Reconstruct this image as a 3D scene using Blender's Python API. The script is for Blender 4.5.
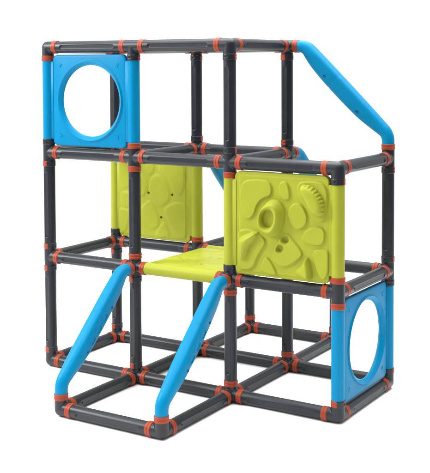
import bpy, bmesh, math
import numpy as np
from mathutils import Matrix, Vector

for o in list(bpy.data.objects):
    bpy.data.objects.remove(o)
S = bpy.context.scene
C = S.collection
P = 0.45            # grid pitch of the frame in metres
H = 0.9851          # height of one storey / pitch
TR = 0.0535         # tube radius in pitches

# ------------------------------------------------------------------ camera
def cam_basis(y, p, r):
    f = Vector((-math.sin(y)*math.cos(p), math.cos(y)*math.cos(p), math.sin(p)))
    ri = Vector((math.cos(y), math.sin(y), 0))
    u = ri.cross(f)
    return (math.cos(r)*ri + math.sin(r)*u, -math.sin(r)*ri + math.cos(r)*u, f)

cam = bpy.data.cameras.new('camera')
co = bpy.data.objects.new('camera', cam)
C.objects.link(co)
S.camera = co
ri, up, fw = cam_basis(0.5452, -0.0447, -0.0031)
M = Matrix.Identity(4)
for i in range(3):
    M[i][0], M[i][1], M[i][2] = ri[i], up[i], -fw[i]
FLOOR_DROP = 0.0575     # floor lies this far (pitches) under the lowest tube axes
M.translation = Vector((6.4385, -6.144, 2.7879 + FLOOR_DROP))*P
co.matrix_world = M
cam.sensor_fit = 'HORIZONTAL'
cam.sensor_width = 36
cam.lens = 1007.92/430*36
cam.shift_x = -(240.63 - 215)/430
cam.shift_y = -(236.5 - 109.78)/430
cam.clip_start = 0.05
cam.clip_end = 500

# ------------------------------------------------------------------ light
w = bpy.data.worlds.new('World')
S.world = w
w.use_nodes = True
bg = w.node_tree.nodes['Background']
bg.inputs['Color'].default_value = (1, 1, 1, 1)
# added world gradient shapes the shading: bright behind-left of frame, dim behind-right of camera
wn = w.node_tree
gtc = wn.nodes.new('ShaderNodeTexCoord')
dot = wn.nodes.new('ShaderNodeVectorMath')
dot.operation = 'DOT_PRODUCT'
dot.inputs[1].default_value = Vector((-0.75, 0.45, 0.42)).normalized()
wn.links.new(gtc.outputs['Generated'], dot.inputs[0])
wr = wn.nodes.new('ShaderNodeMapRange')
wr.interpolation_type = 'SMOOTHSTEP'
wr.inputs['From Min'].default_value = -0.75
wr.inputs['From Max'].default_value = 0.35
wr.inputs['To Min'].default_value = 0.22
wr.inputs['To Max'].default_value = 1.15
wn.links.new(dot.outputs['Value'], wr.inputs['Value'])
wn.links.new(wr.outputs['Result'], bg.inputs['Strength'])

def area(name, loc, target, size, power, shape='RECTANGLE', sy=None, col=(1, 1, 1)):
    l = bpy.data.lights.new(name, 'AREA')
    l.shape = shape
    l.size = size
    if sy: l.size_y = sy
    l.energy = power
    l.color = col
    o = bpy.data.objects.new(name, l)
    C.objects.link(o)
    o.location = loc
    d = Vector(target) - Vector(loc)
    o.rotation_euler = d.to_track_quat('-Z', 'Y').to_euler()
    return o

MID = (0.68, 0.68, 0.6)
area('softbox', (-1.95, -1.5, 2.6), (0.68, 0.6, 0.8), 1.0, 165, sy=1.6)
area('overhead_softbox', (0.8, 0.9, 4.0), MID, 4.2, 470, sy=4.2)

S.view_settings.view_transform = 'Standard'
S.view_settings.look = 'None'
S.view_settings.exposure = 0
S.view_settings.gamma = 1
S.render.engine = 'CYCLES'

# ------------------------------------------------------------------ materials
def plastic(name, col, rough=0.4, spec=0.3, var=0.12, bump=0.03, scale=14.0):
    m = bpy.data.materials.new(name)
    m.use_nodes = True
    nt = m.node_tree
    b = nt.nodes['Principled BSDF']
    tc = nt.nodes.new('ShaderNodeTexCoord')
    n1 = nt.nodes.new('ShaderNodeTexNoise')
    n1.inputs['Scale'].default_value = scale
    n1.inputs['Detail'].default_value = 5
    n2 = nt.nodes.new('ShaderNodeTexNoise')
    n2.inputs['Scale'].default_value = 900
    n2.inputs['Detail'].default_value = 2
    nt.links.new(tc.outputs['Object'], n1.inputs['Vector'])
    nt.links.new(tc.outputs['Object'], n2.inputs['Vector'])
    mx = nt.nodes.new('ShaderNodeMix')
    mx.data_type = 'RGBA'
    mx.inputs['A'].default_value = (*[c*(1-var) for c in col], 1)
    mx.inputs['B'].default_value = (*[min(1, c*(1+var)) for c in col], 1)
    nt.links.new(n1.outputs['Fac'], mx.inputs['Factor'])
    nt.links.new(mx.outputs['Result'], b.inputs['Base Color'])
    mr = nt.nodes.new('ShaderNodeMapRange')
    mr.inputs['To Min'].default_value = rough - 0.07
    mr.inputs['To Max'].default_value = rough + 0.09
    nt.links.new(n1.outputs['Fac'], mr.inputs['Value'])
    nt.links.new(mr.outputs['Result'], b.inputs['Roughness'])
    bp = nt.nodes.new('ShaderNodeBump')
    bp.inputs['Strength'].default_value = bump
    bp.inputs['Distance'].default_value = 0.001
    nt.links.new(n2.outputs['Fac'], bp.inputs['Height'])
    nt.links.new(bp.outputs['Normal'], b.inputs['Normal'])
    b.inputs['Specular IOR Level'].default_value = spec
    return m

GREY = plastic('charcoal_plastic', (0.0125, 0.0150, 0.0190), 0.35, 0.27, 0.25, 0.05)
RED = plastic('coral_red_plastic', (0.25, 0.035, 0.012), 0.42, 0.2)
BLUE = plastic('sky_blue_plastic', (0.000, 0.168, 0.335), 0.36, 0.09, 0.05)
LIME = plastic('lime_green_plastic', (0.268, 0.288, 0.022), 0.40, 0.13, 0.06, 0.08, 22)
DARK = plastic('dark_screw_plastic', (0.012, 0.016, 0.035), 0.5, 0.25)
DRKBLUE = plastic('deep_blue_plastic', (0.0, 0.05, 0.22), 0.5, 0.2)

fm = bpy.data.materials.new('white_studio_floor')
fm.use_nodes = True
fb = fm.node_tree.nodes['Principled BSDF']
fb.inputs['Roughness'].default_value = 0.9
fb.inputs['Specular IOR Level'].default_value = 0.0
fn = fm.node_tree.nodes.new('ShaderNodeTexNoise')
fn.inputs['Scale'].default_value = 6
fr = fm.node_tree.nodes.new('ShaderNodeMapRange')
fr.inputs['To Min'].default_value = 0.92
fr.inputs['To Max'].default_value = 0.94
fm.node_tree.links.new(fn.outputs['Fac'], fr.inputs['Value'])
fm.node_tree.links.new(fr.outputs['Result'], fb.inputs['Base Color'])

# ------------------------------------------------------------------ floor
bm = bmesh.new()
bmesh.ops.create_circle(bm, cap_ends=True, radius=2.7, segments=96)
me = bpy.data.meshes.new('floor')
bm.to_mesh(me); bm.free()
floor = bpy.data.objects.new('floor', me)
floor.location = (0.68, 0.68, 0)
C.objects.link(floor)
me.materials.append(fm)
floor['kind'] = 'structure'

# ------------------------------------------------------------------ mesh tools (units: pitches; finished meshes are scaled to metres)
class MB:
    def __init__(self):
        self.v = []; self.f = []; self.sharp = []
    def add(self, v, f):
        n = len(self.v)
        self.v += [tuple(x) for x in v]
        self.f += [tuple(i+n for i in q) for q in f]
    def mesh(self, name, mat, smooth=True, angle=40):
        me = bpy.data.meshes.new(name)
        me.from_pydata([(x*P, y*P, z*P) for x, y, z in self.v], [], self.f)
        bm = bmesh.new(); bm.from_mesh(me)
        bmesh.ops.remove_doubles(bm, verts=bm.verts, dist=1e-6)
        bmesh.ops.recalc_face_normals(bm, faces=bm.faces)
        bm.to_mesh(me); bm.free()
        me.materials.append(mat)
        if smooth:
            for p in me.polygons: p.use_smooth = True
            if angle: me.set_sharp_from_angle(angle=math.radians(angle))
        return me

def grid_faces(n, m, closed_n=False, closed_m=True):
    f = []
    for i in range(n if closed_n else n-1):
        for j in range(m if closed_m else m-1):
            a, b = i % n, (i+1) % n
            c, d = j % m, (j+1) % m
            f.append((a*m+c, a*m+d, b*m+d, b*m+c))
    return f

def lathe(mb, prof, n=48, frame=None, closed=False):
    """profile of (radius, height) spun round Z; frame = 4x4 matrix"""
    v = []
    for r, h in prof:
        for k in range(n):
            t = 2*math.pi*k/n
            p = Vector((r*math.cos(t), r*math.sin(t), h))
            v.append(frame @ p if frame else p)
    mb.add(v, grid_faces(len(prof), n, closed, True))

def axis_frame(d, o=(0, 0, 0)):
    d = Vector(d).normalized()
    q = d.to_track_quat('Z', 'X' if abs(d.x) < 0.9 else 'Y')
    return Matrix.Translation(o) @ q.to_matrix().to_4x4()

ROOT = bpy.data.objects.new('climbing_frame', None)
C.objects.link(ROOT)
ROOT.location = (0, 0, 0)
ROOT['label'] = 'charcoal tube climbing frame with red collars, blue and lime panels and blue handrails'
ROOT['category'] = 'climbing frame'

def part(name, me, parent, loc=(0, 0, 0), rot=None, zs=1.0, label=None):
    o = bpy.data.objects.new(name, me)
    C.objects.link(o)
    o.parent = parent
    m = Matrix.Translation(Vector(loc)*P)
    if rot is not None: m = m @ rot
    if zs != 1.0: m = m @ Matrix.Diagonal((1, 1, zs, 1))
    o.matrix_local = m
    if label: o['label'] = label
    return o

def node(i, j, k):
    return Vector((i, j, k*H + FLOOR_DROP))

# ------------------------------------------------------------------ tube (along +Z from 0.09 to L-0.09), grooves on -Y and +Y, screw hole in each groove
def tube_mesh(L):
    z0, z1 = 0.095, L-0.095
    g0, g1 = 0.185, L-0.185
    zz = sorted(set(list(np.linspace(z0, g0-0.012, 4)) + list(np.linspace(g0-0.012, g0+0.06, 30)) +
                    list(np.linspace(g0+0.06, g1-0.06, 8)) + list(np.linspace(g1-0.06, g1+0.012, 30)) + list(np.linspace(g1+0.012, z1, 4))))
    n = 132
    v = []
    hw = 0.0215
    for z in zz:
        for k in range(n):
            t = 2*math.pi*k/n
            r = TR
            for c0, holes in ((-math.pi/2, (g0+0.017,)), (math.pi/2, (g1-0.017,))):
                dt = (t - c0 + math.pi) % (2*math.pi) - math.pi
                if abs(dt) > 1.0: continue
                x = dt*TR
                zc = min(max(z, g0+hw), g1-hw)
                d = hw - math.hypot(x, z-zc)          # >0 inside the slot
                s = min(max((d+0.001)/0.0055, 0), 1); s = s*s*(3-2*s)
                flat = TR*math.cos(hw/TR)/max(math.cos(dt), 0.3)   # flat floor of the slot
                r = r + s*(min(flat, TR) - 0.0015 - TR)
                for hz in holes:
                    q = math.hypot(x, z-hz)
                    if q < 0.0085:
                        s = min(1, (0.0085-q)/0.003)
                        r -= 0.007*s
            v.append((r*math.cos(t), r*math.sin(t), z))
    mb = MB()
    mb.add(v, grid_faces(len(zz), n))
    return mb.mesh('tube', GREY, angle=50)

TUBE = tube_mesh(1.0)

# ------------------------------------------------------------------ coral collars: full ring and split ring
RO, RI = 0.0592, 0.052
C0, C1 = 0.078, 0.128
def collar_profile():
    m = (C0+C1)/2
    return [(RI, C0), (RO-0.003, C0), (RO, C0+0.004), (RO, m-0.005), (RO-0.0022, m-0.002), (RO-0.0022, m+0.002), (RO, m+0.005),
            (RO, C1-0.004), (RO-0.003, C1), (RI, C1)]
def collar_mesh(gap=0):
    mb = MB()
    if gap == 0:
        lathe(mb, collar_profile(), 56, closed=True)
    else:
        pr = collar_profile()
        g = math.radians(gap)/2
        n = 40
        v = []
        for r, h in pr:
            for k in range(n+1):
                t = -math.pi/2 + g + (2*math.pi-2*g)*k/n
                v.append((r*math.cos(t), r*math.sin(t), h))
        mb.add(v, grid_faces(len(pr), n+1, True, False))
        L = len(pr)
        mb.add(v, [tuple(i*(n+1) for i in range(L)), tuple(i*(n+1)+n for i in range(L))][:2])
    return mb.mesh('collar', RED, angle=35)
RING = collar_mesh()
CLIP = collar_mesh(150)

# ------------------------------------------------------------------ connector hub: sockets voxel-merged so the necks blend
hub_cache = {}
def hub_mesh(dirs, tabs):
    key = (tuple(sorted(dirs)), tuple(sorted(tabs.items())))
    if key in hub_cache: return hub_cache[key]
    mb = MB()
    R = 0.0555
    for d in dirs:
        L = 0.094
        pr = [(R*math.sin(a), -R*math.cos(a)) for a in np.linspace(0.02, math.pi/2, 10)] + [(R, L*0.5), (R, L-0.006), (R-0.003, L-0.001), (R-0.012, L), (0.001, L)]
        m2 = MB()
        lathe(m2, pr, 40, axis_frame(d))
        n = 40
        k = len(pr)
        m2.f += [tuple(range(n)), tuple((k-1)*n+i for i in range(n))]
        mb.add(m2.v, m2.f)
    me = bpy.data.meshes.new('tmp')
    me.from_pydata(mb.v, [], mb.f)
    bm = bmesh.new(); bm.from_mesh(me)
    bmesh.ops.recalc_face_normals(bm, faces=bm.faces)
    bm.to_mesh(me); bm.free()
    o = bpy.data.objects.new('tmp', me)
    C.objects.link(o)
    r = o.modifiers.new('r', 'REMESH'); r.mode = 'VOXEL'; r.voxel_size = 0.0042; r.use_smooth_shade = True
    s = o.modifiers.new('s', 'SMOOTH'); s.iterations = 7; s.factor = 0.5
    dg = bpy.context.evaluated_depsgraph_get()
    ev = o.evaluated_get(dg).to_mesh()
    out = MB()
    out.v = [tuple(v.co) for v in ev.vertices]
    out.f = [tuple(p.vertices) for p in ev.polygons]
    bpy.data.objects.remove(o)
    # sleeve tongues that fill the gap of a split collar, with a screw hole
    for d, facing in tabs.items():
        fr = axis_frame(d)
        if facing in 'FB': base = Vector((0, -1, 0))
        elif facing == 'R': base = Vector((1, 0, 0))
        if facing == 'B': base = Vector((0.5, -0.85, 0))
        D = Vector(d)
        base = base.normalized(); side = D.cross(base)
        n = 28; span = math.radians(152 if facing != 'B' else 300)/2
        hts = [0.07, 0.078, 0.086] + list(np.linspace(0.088, 0.112, 11)) + [0.122, 0.128, 0.130]
        v = []
        for h in hts:
            for k in range(n+1):
                t = -span + 2*span*k/n
                rr = 0.0585
                if h <= 0.0701 or h >= 0.1299: rr = 0.050
                q = math.hypot(t*0.058, h-0.100)
                if q < 0.010: rr -= 0.010*min(1, (0.010-q)/0.004)
                v.append(D*h + (base*math.cos(t) + side*math.sin(t))*rr)
        out.add(v, grid_faces(len(hts), n+1, False, False))
    hub_cache[key] = out.mesh('connector', GREY, angle=None)
    return hub_cache[key]

# ------------------------------------------------------------------ moulded panels
def chaikin(p, it=3):
    p = np.array(p, float)
    for _ in range(it):
        q = np.roll(p, -1, 0)
        p = np.stack([0.75*p+0.25*q, 0.25*p+0.75*q], 1).reshape(-1, 2)
    return p
def sdf(poly, X, Y):
    """signed distance, positive inside"""
    p = chaikin(poly)
    d = np.full(X.shape, 9.0); ins = np.zeros(X.shape, bool)
    for a, b in zip(p, np.roll(p, -1, 0)):
        e = b-a
        t = np.clip(((X-a[0])*e[0] + (Y-a[1])*e[1])/(e@e+1e-12), 0, 1)
        d = np.minimum(d, np.hypot(X-a[0]-t*e[0], Y-a[1]-t*e[1]))
        c = ((a[1] > Y) != (b[1] > Y))
        with np.errstate(divide='ignore', invalid='ignore'):
            xi = (b[0]-a[0])*(Y-a[1])/(b[1]-a[1]) + a[0]
        ins ^= c & (X < xi)
    return np.where(ins, d, -d)
def sm(x): 
    x = np.clip(x, 0, 1); return x*x*(3-2*x)
def dome(d, wd): 
    t = np.clip(d/wd, 0, 1); return np.sqrt(np.clip(1-(1-t)**2, 0, 1))

STONES = [
 [(0.139,0.86),(0.279,0.882),(0.402,0.875),(0.435,0.803),(0.417,0.741),(0.34,0.72),(0.286,0.658),(0.263,0.574),(0.208,0.529),(0.146,0.551),(0.115,0.714)],
 [(0.495,0.872),(0.575,0.88),(0.603,0.75),(0.575,0.72),(0.536,0.715),(0.483,0.767)],
 [(0.10,0.438),(0.216,0.463),(0.355,0.400),(0.373,0.347),(0.321,0.274),(0.29,0.223),(0.259,0.138),(0.199,0.105),(0.115,0.102),(0.095,0.201),(0.09,0.34)],
 [(0.352,0.225),(0.385,0.245),(0.446,0.164),(0.478,0.100),(0.438,0.080),(0.347,0.100),(0.300,0.118)],
 [(0.47,0.362),(0.521,0.44),(0.572,0.452),(0.715,0.311),(0.695,0.252),(0.551,0.157),(0.455,0.18),(0.425,0.25)],
 [(0.655,0.875),(0.771,0.895),(0.885,0.888),(0.935,0.821),(0.930,0.651),(0.89,0.560),(0.808,0.577),(0.735,0.67),(0.66,0.764)],
 [(0.59,0.672),(0.647,0.713),(0.712,0.69),(0.76,0.598),(0.74,0.523),(0.669,0.478),(0.605,0.512),(0.565,0.598)],
 [(0.745,0.510),(0.880,0.532),(0.912,0.487),(0.906,0.408),(0.868,0.369),(0.772,0.371),(0.685,0.405)],
 [(0.783,0.335),(0.918,0.352),(0.948,0.314),(0.942,0.156),(0.906,0.096),(0.860,0.105),(0.818,0.197)],
]
DONUT = [(0.422,0.722),(0.491,0.718),(0.547,0.65),(0.544,0.542),(0.508,0.449),(0.446,0.404),(0.379,0.414),(0.318,0.462),(0.297,0.523),(0.32,0.607),(0.361,0.675)]
DHOLE = [(0.395,0.634),(0.441,0.626),(0.461,0.570),(0.443,0.507),(0.400,0.480),(0.360,0.498),(0.345,0.554),(0.358,0.610)]
LEAF = [(0.122,0.38),(0.231,0.430),(0.302,0.445),(0.298,0.394),(0.227,0.326),(0.198,0.234),(0.158,0.178),(0.120,0.220),(0.108,0.33)]
BEAN = [(0.705,0.862),(0.790,0.859),(0.868,0.80),(0.92,0.702),(0.908,0.628),(0.841,0.604),(0.776,0.655),(0.74,0.73),(0.688,0.80)]
CONE = [(0.752,0.285),(0.778,0.204),(0.798,0.115),(0.776,0.078),(0.713,0.088),(0.620,0.130),(0.705,0.197)]

def relief(U, V):
    h = np.zeros(U.shape)
    inner = np.minimum(np.minimum(U-0.105, 0.955-U), np.minimum(V-0.085, 0.915-V))
    h += 0.007*sm(inner/0.016)
    for s in STONES:
        d = sdf(s, U, V)
        h += 0.017*sm((d+0.002)/0.013)
    d = sdf(DONUT, U, V); e = -sdf(DHOLE, U, V)
    t = np.clip(d, 0, 1)/(np.clip(d, 0, 1)+np.clip(e, 1e-6, 1))
    ring = np.where(d > 0, np.where(e > 0, 0.088*np.sin(np.pi*np.clip(t, 0, 1))**0.62, 0.0), 0)
    h = np.where(d > 0, np.maximum(h*sm(1-d/0.02), 0.028*sm(d/0.05)) + ring*0.72, h)
    d = sdf(LEAF, U, V)
    h += 0.056*dome(d, 0.075)*(0.72+0.28*np.clip((U-0.10)/0.16, 0, 1))
    d = sdf(CONE, U, V)
    h += 0.074*dome(d, 0.040)*np.clip((U-0.60)/0.17, 0, 1)**1.2
    d = sdf(BEAN, U, V)
    ang = np.arctan2(V-0.66, U-0.74)
    ribs = 0.5+0.5*np.cos(ang*34)
    edge = sm((U-0.74)*4 + (V-0.70)*3)
    h += 0.060*dome(d, 0.055) - 0.026*ribs*sm((0.026-d)/0.016)*sm(d/0.004)*edge
    for (a, b) in ((0.547, 0.395), (0.499, 0.316)):
        q = np.hypot(U-a, V-b)
        h -= 0.034*sm((0.042-q)/0.022)
    return h

def back_relief(U, V):
    h = np.zeros(U.shape)
    for s in STONES + [DONUT]:
        d = sdf(s, U, V)
        h += 0.007*sm(d/0.014) + 0.004*np.exp(-((d)/0.008)**2)
    for (a, b) in ((0.564, 0.531), (0.274, 0.530), (0.409, 0.292)):
        q = np.hypot(U-a, V-b)
        h -= 0.03*sm((0.015-q)/0.006)
    inner = np.minimum(np.minimum(U-0.105, 0.945-U), np.minimum(V-0.085, 0.915-V))
    h += 0.005*sm(inner/0.014)
    return h

def side_tubes(mb, strip=0.034):
    """moulded tubes along both vertical edges and the webs that join them to the sheet"""
    for u in (0, 1):
        lathe(mb, [(0.03, 0.112), (TR, 0.116), (TR, 0.884), (0.03, 0.888)], 56, Matrix.Translation((u, 0, 0)))
        sx = 1 if u == 0 else -1
        x0, x1 = u+sx*0.03, u+sx*0.078
        b = 0.006
        zz = [(0.132, strip-b), (0.132+b, strip), (0.868-b, strip), (0.868, strip-b)]
        v = []
        for z, t in zz:
            v += [(x0, -t, z), (x1, -t, z), (x1, t, z), (x0, t, z)]
        mb.add(v, grid_faces(4, 4) + [(0, 1, 2, 3), (12, 13, 14, 15)])

def rounded(U, V, lo, hi, r):
    """pushes the corner points of a square grid onto rounded corners"""
    for cx, sx in ((lo+r, -1), (hi-r, 1)):
        for cy, sy in ((lo+r, -1), (hi-r, 1)):
            dx = (U-cx)*sx; dy = (V-cy)*sy
            q = np.hypot(dx, dy)
            mk = (dx > 0) & (dy > 0) & (q > 1e-9)
            k = np.where(mk, np.maximum(dx, dy)/np.maximum(q, 1e-9), 1)
            U = np.where(mk, cx+sx*dx*k, U); V = np.where(mk, cy+sy*dy*k, V)
    return U, V

def lime_mesh():
    lo, hi, th = 0.064, 0.936, 0.029
    n = 250
    s = np.concatenate([[0, .003, .007, .012], np.linspace(0.02, 0.98, n), [.988, .993, .997, 1]])
    g = lo + (hi-lo)*s
    U, V = np.meshgrid(g, g)
    # distance to the rim before the corners are rounded
    e = np.minimum(np.minimum(U-lo, hi-U), np.minimum(V-lo, hi-V))
    U2, V2 = rounded(U, V, lo, hi, 0.05)
    rim = 0.008*(1-dome(e, 0.011))
    yf = -(th + relief(U2, V2)) + rim
    N = len(g)
    mb = MB()
    idx = np.arange(N*N).reshape(N, N)
    f = [(idx[i, j], idx[i, j+1], idx[i+1, j+1], idx[i+1, j]) for i in range(N-1) for j in range(N-1)]
    vf = np.stack([U2.ravel(), yf.ravel(), V2.ravel()], 1).tolist()
    yb = (th + back_relief(U2, V2)) - rim
    vb = np.stack([U2.ravel(), yb.ravel(), V2.ravel()], 1).tolist()
    K = N*N
    per = list(idx[0, :]) + list(idx[1:, -1]) + list(idx[-1, -2::-1]) + list(idx[-2:0:-1, 0])
    sides = [(a, b, b+K, a+K) for a, b in zip(per, per[1:]+per[:1])]
    mb.add(vf+vb, f + [tuple(i+K for i in q[::-1]) for q in f] + sides)
    side_tubes(mb)
    return mb.mesh('climbing_panel', LIME, angle=60)

def blue_mesh():
    mb = MB()
    lo, hi = 0.072, 0.928
    n = 256
    a = 2*math.pi*(np.arange(n)+0.5)/n
    # square-ish outer outline with rounded corners, as radius per angle
    hw = (hi-lo)/2
    def outline(inset):
        h = hw-inset; r = max(0.05-inset*0.5, 0.01)
        out = []
        for t in a:
            c, s_ = math.cos(t), math.sin(t)
            # march: radius where the rounded-box distance is zero
            l, u_ = 0.2, 0.75
            for _ in range(40):
                m = (l+u_)/2
                qx, qy = abs(c*m)-(h-r), abs(s_*m)-(h-r)
                d = math.hypot(max(qx, 0), max(qy, 0)) + min(max(qx, qy), 0) - r
                if d > 0: u_ = m
                else: l = m
            out.append(l)
        return np.array(out)
    th = 0.022
    R0, R1 = 0.330, 0.368
    HC = 0.513
    rows = []      # (radius array, y)
    for k in np.linspace(0, 1, 9):
        rows.append((np.full(n, R0 + (R1-0.006-R0)*k**1.25), 0.033*k**0.8))
    for k in np.linspace(0.15, 1, 6):      # rounded lip
        rows.append((np.full(n, R1-0.006+0.010*k), 0.033+0.0025*math.sin(math.pi*k)))
    rows.append((np.full(n, R1+0.010), th+0.001))
    rows.append((np.full(n, R1+0.016), th))
    O = outline(0.020); rows.append((O, th))
    O = outline(0.007); rows.append((O, th-0.003))
    O = outline(0.002); rows.append((O, th-0.008))
    O = outline(0.0); rows.append((O, th-0.015))
    rows.append((O, 0))
    full = [(r, -y) for r, y in rows[::-1]] + rows[1:]
    v = []
    for r, y in full:
        for k in range(n):
            v.append((0.5+(HC-0.5)*max(0, min(1, (0.43-r[k])/0.05))+r[k]*math.cos(a[k]), y, 0.5+r[k]*math.sin(a[k])))
    mb.add(v, grid_faces(len(full), n))
    side_tubes(mb, 0.0228)
    # small moulded arrow marks in the corners
    for sy in (-1, 1):
        for cx, cz, rot in ((0.17, 0.17, 225), (0.83, 0.17, 315), (0.17, 0.83, 135), (0.83, 0.83, 45)):
            fr = Matrix.Translation((cx, sy*(th-0.001), cz)) @ Matrix.Rotation(-math.radians(rot), 4, 'Y')
            pts = [(0.026, 0.0), (-0.012, 0.022), (-0.004, 0.0), (-0.012, -0.022)]
            v = [fr @ Vector((x, 0, z_)) for x, z_ in pts] + [fr @ Vector((x*0.8, sy*0.005, z_*0.8)) for x, z_ in pts]
            mb.add(v, [(4, 5, 6, 7)] + [(i, (i+1) % 4, 4+(i+1) % 4, 4+i) for i in range(4)])
    return mb.mesh('porthole_panel', BLUE, angle=50)

# ------------------------------------------------------------------ handrail in the local XZ plane: top end at (0.1, 1) running +X, bottom end at (1, 0.1)
def rail_path():
    pts = []
    A, B, Cc, D = Vector((0.10, 1.0)), Vector((0.200, 1.0)), Vector((1.0, 0.212)), Vector((1.0, 0.10))
    def fillet(p0, p1, p2, r):
        d0 = (p0-p1).normalized(); d1 = (p2-p1).normalized()
        ang = d0.angle(d1); L = r/math.tan(ang/2)
        a, b = p1+d0*L, p1+d1*L
        c = p1 + (d0+d1).normalized()*(r/math.sin(ang/2))
        return a, b, c
    r = 0.135
    a1, b1, c1 = fillet(A, B, Cc, r)
    a2, b2, c2 = fillet(B, Cc, D, r)
    def arc(c, a, b, n=14):
        va, vb = a-c, b-c
        t0 = math.atan2(va.y, va.x); t1 = math.atan2(vb.y, vb.x)
        if t1-t0 > math.pi: t1 -= 2*math.pi
        if t0-t1 > math.pi: t1 += 2*math.pi
        return [c+Vector((math.cos(t), math.sin(t)))*r for t in np.linspace(t0, t1, n)]
    pts = [A.lerp(a1, t) for t in np.linspace(0, 1, 3)][:-1] + arc(c1, a1, b1)
    pts += [b1.lerp(a2, t) for t in np.linspace(0, 1, 60)][1:-1]
    pts += arc(c2, a2, b2) + [b2.lerp(D, t) for t in np.linspace(0, 1, 3)][1:]
    return pts
RP = rail_path()
def rail_section(i):
    p = RP[i]
    t = (RP[min(i+1, len(RP)-1)] - RP[max(i-1, 0)]).normalized()
    nrm = Vector((-t.y, t.x))
    if nrm.x+nrm.y < 0: nrm = -nrm
    u = (p.x - p.y + 0.9)/1.8                     # 0 top end .. 1 bottom end
    s = float(sum(np.interp(u+dk, [0, .084, .18, .30, .42, .55, .71, .80, .887, .95, 1], [0, .38, .79, .95, 1, .97, .84, .55, .22, .05, 0])
                  for dk in (-0.04, -0.02, 0, 0.02, 0.04))/5)
    return p, nrm, 0.053+0.003*s, 0.053+0.058*s, 0.053+0.008*s, s
def rail_mesh():
    mb = MB()
    n = 56
    v = []
    for i in range(len(RP)):
        p, nr, o, inn, wd, s = rail_section(i)
        u = (p.x - p.y + 0.9)/1.8
        seam = 0.003*math.exp(-((u-0.40)/0.006)**2)*s
        for k in range(n):
            a = 2*math.pi*k/n
            ca, sa = math.cos(a), math.sin(a)
            ex = 1 - 0.30*s
            y = wd*math.copysign(abs(ca)**ex, ca)
            hh = (o if sa > 0 else inn)*math.copysign(abs(sa)**ex, sa)
            q = p + nr*(hh - math.copysign(seam, sa))
            v.append((q.x, y*(1-seam*12), q.y))
    L = len(RP)
    mb.add(v, grid_faces(L, n) + [tuple(range(n)), tuple((L-1)*n+k for k in range(n))])
    # raised oval grip outlines on one flank (+Y)
    for u0 in (0.41, 0.51, 0.61):
        c = Vector((0.1+0.9*u0, 1.0-0.9*u0)) - Vector((0.028, 0.028))
        c += Vector((1, 1))*0.0
        tx = Vector((1, -1)).normalized(); nx = Vector((1, 1)).normalized()
        c = Vector((1, 1))*(1.165/2) + tx*((u0-0.5)*1.14)
        hl, hr = 0.044, 0.030
        vv = []
        m1, m2 = 36, 8
        for i in range(m1):
            a = 2*math.pi*i/m1
            ex, ey = hl*math.copysign(abs(math.cos(a))**0.7, math.cos(a)), hr*math.copysign(abs(math.sin(a))**0.7, math.sin(a))
            for k in range(m2):
                b = 2*math.pi*k/m2
                f = 1+0.0055*math.cos(b)/0.037
                q = c + tx*ex*f + nx*ey*f
                vv.append((q.x, 0.0600+0.0050*math.sin(b), q.y))
        mb.add(vv, grid_faces(m1, m2, True, True))
    return mb.mesh('handrail', BLUE, angle=55)
def screw_mesh():
    mb = MB()
    lathe(mb, [(0.0005, 0.0005), (0.007, 0.0005), (0.0085, 0.0025), (0.0105, 0.0030), (0.0115, 0.0018), (0.0115, -0.004)], 24)
    return mb.mesh('screw', DRKBLUE, angle=40)

PANEL_L = lime_mesh()
PANEL_B = blue_mesh()
RAIL = rail_mesh()
SCREW = screw_mesh()

# ------------------------------------------------------------------ assembly
X, Y, Z = (1, 0, 0), (0, 1, 0), (0, 0, 1)
bars = []        # (node, axis)
for i in range(3):
    bars += [((i, 1, 0), X), ((i, 2, 0), X)]
bars += [((1, 0, 0), X), ((1, 3, 0), X)]
bars += [((0, 1, 0), Y), ((3, 1, 0), Y)]
for j in range(3): bars += [((1, j, 0), Y), ((2, j, 0), Y)]
bars += [((0, 1, 1), X), ((2, 1, 1), X), ((0, 2, 1), X), ((2, 2, 1), X), ((1, 3, 1), X)]
bars += [((0, 1, 1), Y), ((3, 1, 1), Y), ((1, 2, 1), Y), ((2, 2, 1), Y)]
bars += [((0, 1, 2), X), ((1, 1, 2), X), ((2, 1, 2), X), ((0, 2, 2), X), ((1, 2, 2), X)]
bars += [((i, 1, 2), Y) for i in range(4)]
bars += [((0, 1, 3), X), ((1, 1, 3), X), ((0, 2, 3), X), ((1, 2, 3), X)]
bars += [((i, 1, 3), Y) for i in range(3)]
poles = [(0,1,0),(0,1,1),(1,1,0),(1,1,1),(2,1,0),(2,1,2),(0,2,0),(0,2,2),(1,2,0),(1,2,2),
         (2,2,0),(2,2,1),(2,2,2),(3,2,1),(1,3,0),(2,3,0)]
bars += [(p, Z) for p in poles]
limes = [((2, 1, 1), 'front'), ((0, 2, 1), 'rear'), ((1, 1, 1), 'deck')]
blues = [((0, 1, 2), 'front'), ((3, 1, 0), 'side')]
rails = [((2, 2, 2), X), ((1, 1, 0), (0, -1, 0)), ((2, 1, 0), (0, -1, 0)), ((1, 2, 1), Y), ((2, 2, 1), Y)]

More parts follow.
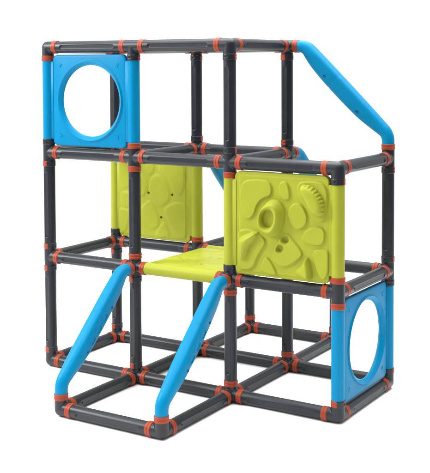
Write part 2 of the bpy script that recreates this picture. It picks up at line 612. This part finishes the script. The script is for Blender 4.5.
sockets = {}
def sock(n, d):
    sockets.setdefault(tuple(n), [])
    d = tuple(d)
    if d not in sockets[tuple(n)]: sockets[tuple(n)].append(d)
def add(a, b, k=1): return tuple(a[i]+b[i]*k for i in range(3))
def neg(a): return tuple(-x for x in a)
for n, d in bars:
    sock(n, d); sock(add(n, d), neg(d))
for n, kind in limes:
    if kind == 'deck':
        for j in (0, 1):
            sock(add(n, Y, j), X); sock(add(add(n, Y, j), X), neg(X))
    else:
        for i in (0, 1):
            sock(add(n, X, i), Z); sock(add(add(n, X, i), Z), neg(Z))
for n, kind in blues:
    for i in (0, 1):
        m = add(n, X if kind == 'front' else Y, i)
        sock(m, Z); sock(add(m, Z), neg(Z))
for n, d in rails:
    sock(add(n, Z), d); sock(add(n, d), Z)

# which uprights end in a split collar, and where its dark tongue faces
D_, U_ = (0, 0, -1), (0, 0, 1)
SPLIT = {((1,1,3),D_):'F', ((2,1,3),D_):'F', ((1,2,3),D_):'F', ((2,1,2),U_):'F', ((3,1,2),D_):'F',
         ((0,1,2),D_):'R', ((0,1,2),U_):'B', ((0,1,1),U_):'R', ((0,1,1),D_):'R', ((0,1,0),U_):'R',
         ((1,1,1),D_):'R', ((1,1,0),U_):'R', ((2,1,1),U_):'B', ((3,1,0),U_):'R', ((3,2,0),U_):'F',
         ((3,2,1),U_):'F', ((3,2,1),D_):'B', ((3,2,2),D_):'F', ((2,2,3),D_):'R', ((2,2,2),U_):'R',
         ((1,2,2),U_):'F', ((0,2,1),D_):'R', ((0,2,1),U_):'B', ((0,2,0),U_):'R'}

def collar_rot(d, facing=None):
    D = Vector(d)
    if facing is None:
        return axis_frame(d)
    base = {'F': Vector((0, -1, 0)), 'R': Vector((1, 0, 0))}[facing]
    # local -Y -> base, local Z -> D
    yv = -base; xv = yv.cross(D)
    m = Matrix.Identity(4)
    for i in range(3):
        m[i][0], m[i][1], m[i][2] = xv[i], yv[i], D[i]
    return m

import random
random.seed(4)
# collars almost wholly hidden behind other parts: joined into one part (the other hundred stay single)
HIDDEN = {
    ((0,1,2),(0,1,0)), ((0,1,3),(0,1,0)), ((0,2,2),(0,-1,0)), ((0,2,2),(0,0,-1)),
    ((0,2,2),(0,0,1)), ((0,2,2),(1,0,0)), ((0,2,3),(0,-1,0)), ((0,2,3),(0,0,-1)),
    ((0,2,3),(1,0,0)), ((1,1,2),(0,1,0)), ((1,1,3),(0,1,0)), ((1,2,0),(-1,0,0)),
    ((1,2,0),(0,-1,0)), ((1,2,0),(0,0,1)), ((1,2,1),(0,0,-1)), ((1,2,1),(0,1,0)),
    ((1,2,2),(0,0,-1)), ((1,2,2),(0,1,0)), ((1,2,3),(-1,0,0)), ((1,2,3),(0,-1,0)),
    ((1,3,1),(0,-1,0)), ((1,3,1),(0,0,-1)), ((1,3,1),(0,0,1)), ((1,3,1),(1,0,0)),
    ((2,1,0),(0,1,0)), ((2,1,2),(0,1,0)), ((2,2,0),(0,1,0)), ((2,2,1),(-1,0,0)),
    ((2,2,1),(0,0,-1)), ((2,2,1),(0,0,1)), ((2,2,1),(0,1,0)), ((2,2,1),(1,0,0)),
    ((2,2,2),(0,0,-1)), ((2,2,3),(-1,0,0)), ((2,3,0),(0,-1,0)), ((2,3,1),(-1,0,0)),
    ((2,3,1),(0,-1,0)), ((2,3,1),(0,0,-1)), ((2,3,1),(0,0,1)), ((3,2,0),(-1,0,0)),
}
rest = bmesh.new()
for n, dirs in sockets.items():
    tabs = {d: SPLIT[(n, d)] for d in dirs if (n, d) in SPLIT}
    hub = part('connector', hub_mesh(dirs, tabs), ROOT, node(*n))
    for d in dirs:
        fc = tabs.get(d)
        if fc == 'B': continue
        cm = (Matrix.Translation(Vector(d)*random.uniform(-0.0025, 0.0015)*P) @ collar_rot(d, fc)
              @ Matrix.Rotation(math.radians(random.uniform(-1, 1)), 4, 'X') @ Matrix.Rotation(math.radians(random.uniform(-4, 4)), 4, 'Z'))
        if (n, d) in HIDDEN:
            tmp = (CLIP if fc else RING).copy()
            tmp.transform(Matrix.Translation(node(*n)*P) @ cm)
            rest.from_mesh(tmp)
            bpy.data.meshes.remove(tmp)
        else:
            part('collar', CLIP if fc else RING, hub, (0, 0, 0), cm)
me = bpy.data.meshes.new('collar')
rest.to_mesh(me); rest.free()
me.materials.append(RED)
part('collar', me, ROOT)['kind'] = 'stuff'

for n, d in bars:
    if d == Z:
        part('upright', TUBE, ROOT, node(*n), Matrix.Rotation(0, 4, 'Z'), H)
    elif d == X:
        # local Z -> X, local -Y (groove with hole near the start) -> -Y
        part('crossbar', TUBE, ROOT, node(*n), Matrix.Rotation(math.pi/2, 4, 'Y'))
    else:
        # local Z -> Y, groove -> +X
        m = Matrix(((0, -1, 0, 0), (0, 0, 1, 0), (-1, 0, 0, 0), (0, 0, 0, 1)))
        part('crossbar', TUBE, ROOT, node(*n), m)

for n, kind in limes:
    if kind == 'front':
        part('climbing_panel', PANEL_L, ROOT, node(*n), None, H, 'lime panel with raised stones and climbing holds facing outward at front')
    elif kind == 'rear':
        part('climbing_panel', PANEL_L, ROOT, node(*add(n, X)), Matrix.Rotation(math.pi, 4, 'Z'), H, 'lime panel at the rear, showing its flatter back with screw holes')
    else:
        # local X -> +Y, local Z -> +X, local -Y (relief) -> -Z
        m = Matrix(((0, 0, 1, 0), (1, 0, 0, 0), (0, 1, 0, 0), (0, 0, 0, 1)))
        part('platform', PANEL_L, ROOT, node(*n), m, 1, 'lime panel lying flat as the middle platform')
for n, kind in blues:
    m = None if kind == 'front' else Matrix.Rotation(math.pi/2, 4, 'Z')
    part('porthole_panel', PANEL_B, ROOT, node(*n), m, H)
for n, d in rails:
    a = math.atan2(d[1], d[0])
    r = part('handrail', RAIL, ROOT, node(*n), Matrix.Rotation(a, 4, 'Z'), H)
    for (sx, sz) in ((0.41, 0.725), (0.725, 0.41)):
        for sy in (-1, 1):
            part('screw', SCREW, r, (sx, sy*0.0595, sz), axis_frame((0, sy, 0)))
